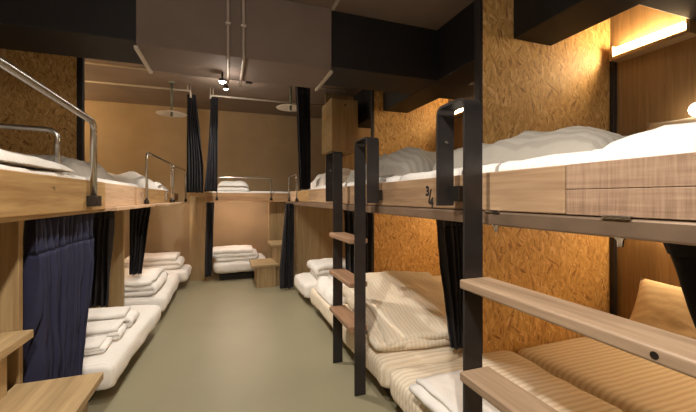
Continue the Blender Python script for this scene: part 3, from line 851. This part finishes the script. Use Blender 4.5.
duvet('folded pale duvet on the farthest left lower bed', folded(-1.0, 5.86, 0.302, 0.66, 0.46, 3, 0.062, 0.0, 0.012, 5.5), 'duvet_w', 'folded_duvet', solid=0.056)

# left curtains
curtain('navy curtain with a gathered heading at the nearest left bunk', M['navy'], (-0.838, 1.95), (-0.838, 2.66), 1.252, 0.06, 11, 0.055, lambda t: (lerp(0.0, 0.02, t), lerp(1.0, 0.62, t)), 1.3, head=0.16)
curtain('black curtain behind the navy one under the left bunk', M['charcoal'], (-1.30, 3.93), (-1.02, 3.90), 1.25, 0.31, 5, 0.04, lambda t: (0.0, lerp(1, 0.84, t)), 2.2)
curtain('dark curtain past the pale wood partition of the left row', M['charcoal'], (-1.0, 4.42), (-0.80, 4.42), 1.25, 0.50, 5, 0.05, lambda t: (lerp(0.0, -0.05, t), lerp(1.0, 0.55, t ** 1.2)), 4.0)

# box steps at the lower left
def box_steps(label, cells, mat_t, mat_p, loc):
    t = thing('box_steps', label, 'steps', loc)
    for (tx0, tx1, ty0, ty1, z, px0, px1, py0, py1) in cells:
        tr = obj('tread', box(tx0, tx1, ty0, ty1, z - .036, z, 0.004), M[mat_t], t)
        obj('step_box', box(px0, px1, py0, py1, 0.0, z - .036, 0.003), M[mat_p], t)
    return t
box_steps('pale wood box steps beside the navy curtain', [(-0.86, -0.535, 0.9, 1.888, 0.545, -0.84, -0.57, 0.95, 1.80), (-1.10, -0.795, 0.9, 1.888, 0.775, -1.08, -0.845, 0.95, 1.80)], 'oak_y', 'oak_z', (-0.75, 1.4, 0))
partition('pale wood side panel behind the box steps at the left edge', -2.9, -0.85, 1.91, 0.0, 1.25, M['oak_z'], 0, post=False)

# ================================================================== BACK BUNK
t = BK = thing('bunk_deck', 'back bunk upper deck across the end of the aisle', 'bunk bed', (0.4, 6.4, 1.27))
obj('deck', box(-0.31, 1.3, 6.02, 6.85, 1.30, 1.32, 0.003), M['oak_x'], t)
obj('front_board', box(-0.295, 1.05, 5.985, 6.02, 1.31, 1.435, 0.004), M['board_x'], t)
obj('ledge', box(-0.30, 1.05, 5.935, 6.02, 1.283, 1.309, 0.003), M['board_x'], t)
mattress('white upper mattress of the back bunk', -0.28, 1.25, 6.04, 6.82, 1.32, 1.47, 'sheet_w', 0.006, 30, 0.04)
duvet('folded white duvet on the back bunk upper bed', puff(-0.15, 0.38, 6.08, 6.6, 1.472, 0.17, 0.02, 3, 61, 5), 'duvet_w')
u_guard('low stainless guard rail on the back bunk', (-0.14, 5.960), (0.72, 5.960), 1.311, 1.685, 0.010)
mattress('white lower mattress of the back bunk', -0.20, 0.68, 5.90, 6.82, 0.12, 0.31, 'sheet_w', 0.012, 31, 0.07)
duvet('folded white duvet on the back bunk lower bed', folded(0.14, 6.25, 0.312, 0.62, 0.55, 3, 0.06, 0.0, 0.015, 7.7), 'duvet_w', 'folded_duvet', solid=0.056)
box_steps('pale wood box steps in front of the back bunk', [(0.36, 0.76, 5.30, 5.86, 0.345, 0.44, 0.72, 5.32, 5.84), (0.66, 1.02, 5.36, 5.90, 0.635, 0.73, 1.0, 5.38, 5.88)], 'oak_x', 'oak_z', (0.65, 5.6, 0))
curtain('dark curtain left of the back bunk under its deck', M['charcoal'], (-0.34, 5.93), (-0.17, 5.93), 1.28, 0.10, 4, 0.03, lambda t: (lerp(0.25, 0.1, t), lerp(0.95, 0.75, t)), 9.1)
# upper curtains hanging from the ceiling rods
curtain('dark upper curtain hanging left of the lit spot lamps', M['charcoal'], (-0.60, 5.52), (-0.30, 5.52), 2.86, 1.43, 6, 0.05, lambda t: (lerp(0.22, 0.20, t), lerp(0.60, 0.95, min(1, t * 1.4))), 10.1)
curtain('slim dark upper curtain just left of the back bunk duvet', M['charcoal'], (-0.36, 5.56), (-0.06, 5.56), 2.86, 1.45, 4, 0.04, lambda t: (lerp(0.48, 0.18, t ** 1.4), lerp(0.82, 0.80, t)), 11.1)
curtain('narrow dark upper curtain above the far right guard rail', M['charcoal'], (0.885, 4.62), (1.15, 4.62), 2.86, 1.47, 6, 0.045, lambda t: (lerp(0.02, 0.20, t), lerp(0.75, 0.75, t)), 12.1)
u_guard('small stainless guard rail at the end of the farthest right bunk', (0.918, 5.33), (0.918, 4.72), 1.30, 1.68, 0.010)

# ================================================================== CAMERA, WORLD, VIEW
cam = bpy.data.cameras.new('camera')
cam.sensor_width = 36; cam.sensor_fit = 'HORIZONTAL'
cam.lens = 36 * 345 / 696
cam.shift_y = -8 / 696
cam.clip_start = 0.02
co = bpy.data.objects.new('camera', cam); COL.objects.link(co)
co.location = (0, 0, 1.35)
co.rotation_euler = (PI / 2, 0, -math.atan(122 / 345))
S.camera = co
w = bpy.data.worlds.new('world'); S.world = w; w.use_nodes = True
w.node_tree.nodes['Background'].inputs['Color'].default_value = (0.9, 0.8, 0.7, 1)
w.node_tree.nodes['Background'].inputs['Strength'].default_value = 0.02
S.view_settings.view_transform = 'Standard'
S.view_settings.look = 'None'
S.view_settings.gamma = 1
S.view_settings.use_curve_mapping = False
S.view_settings.exposure = 0.15
S.cycles.max_bounces = 8
S.cycles.use_denoising = True
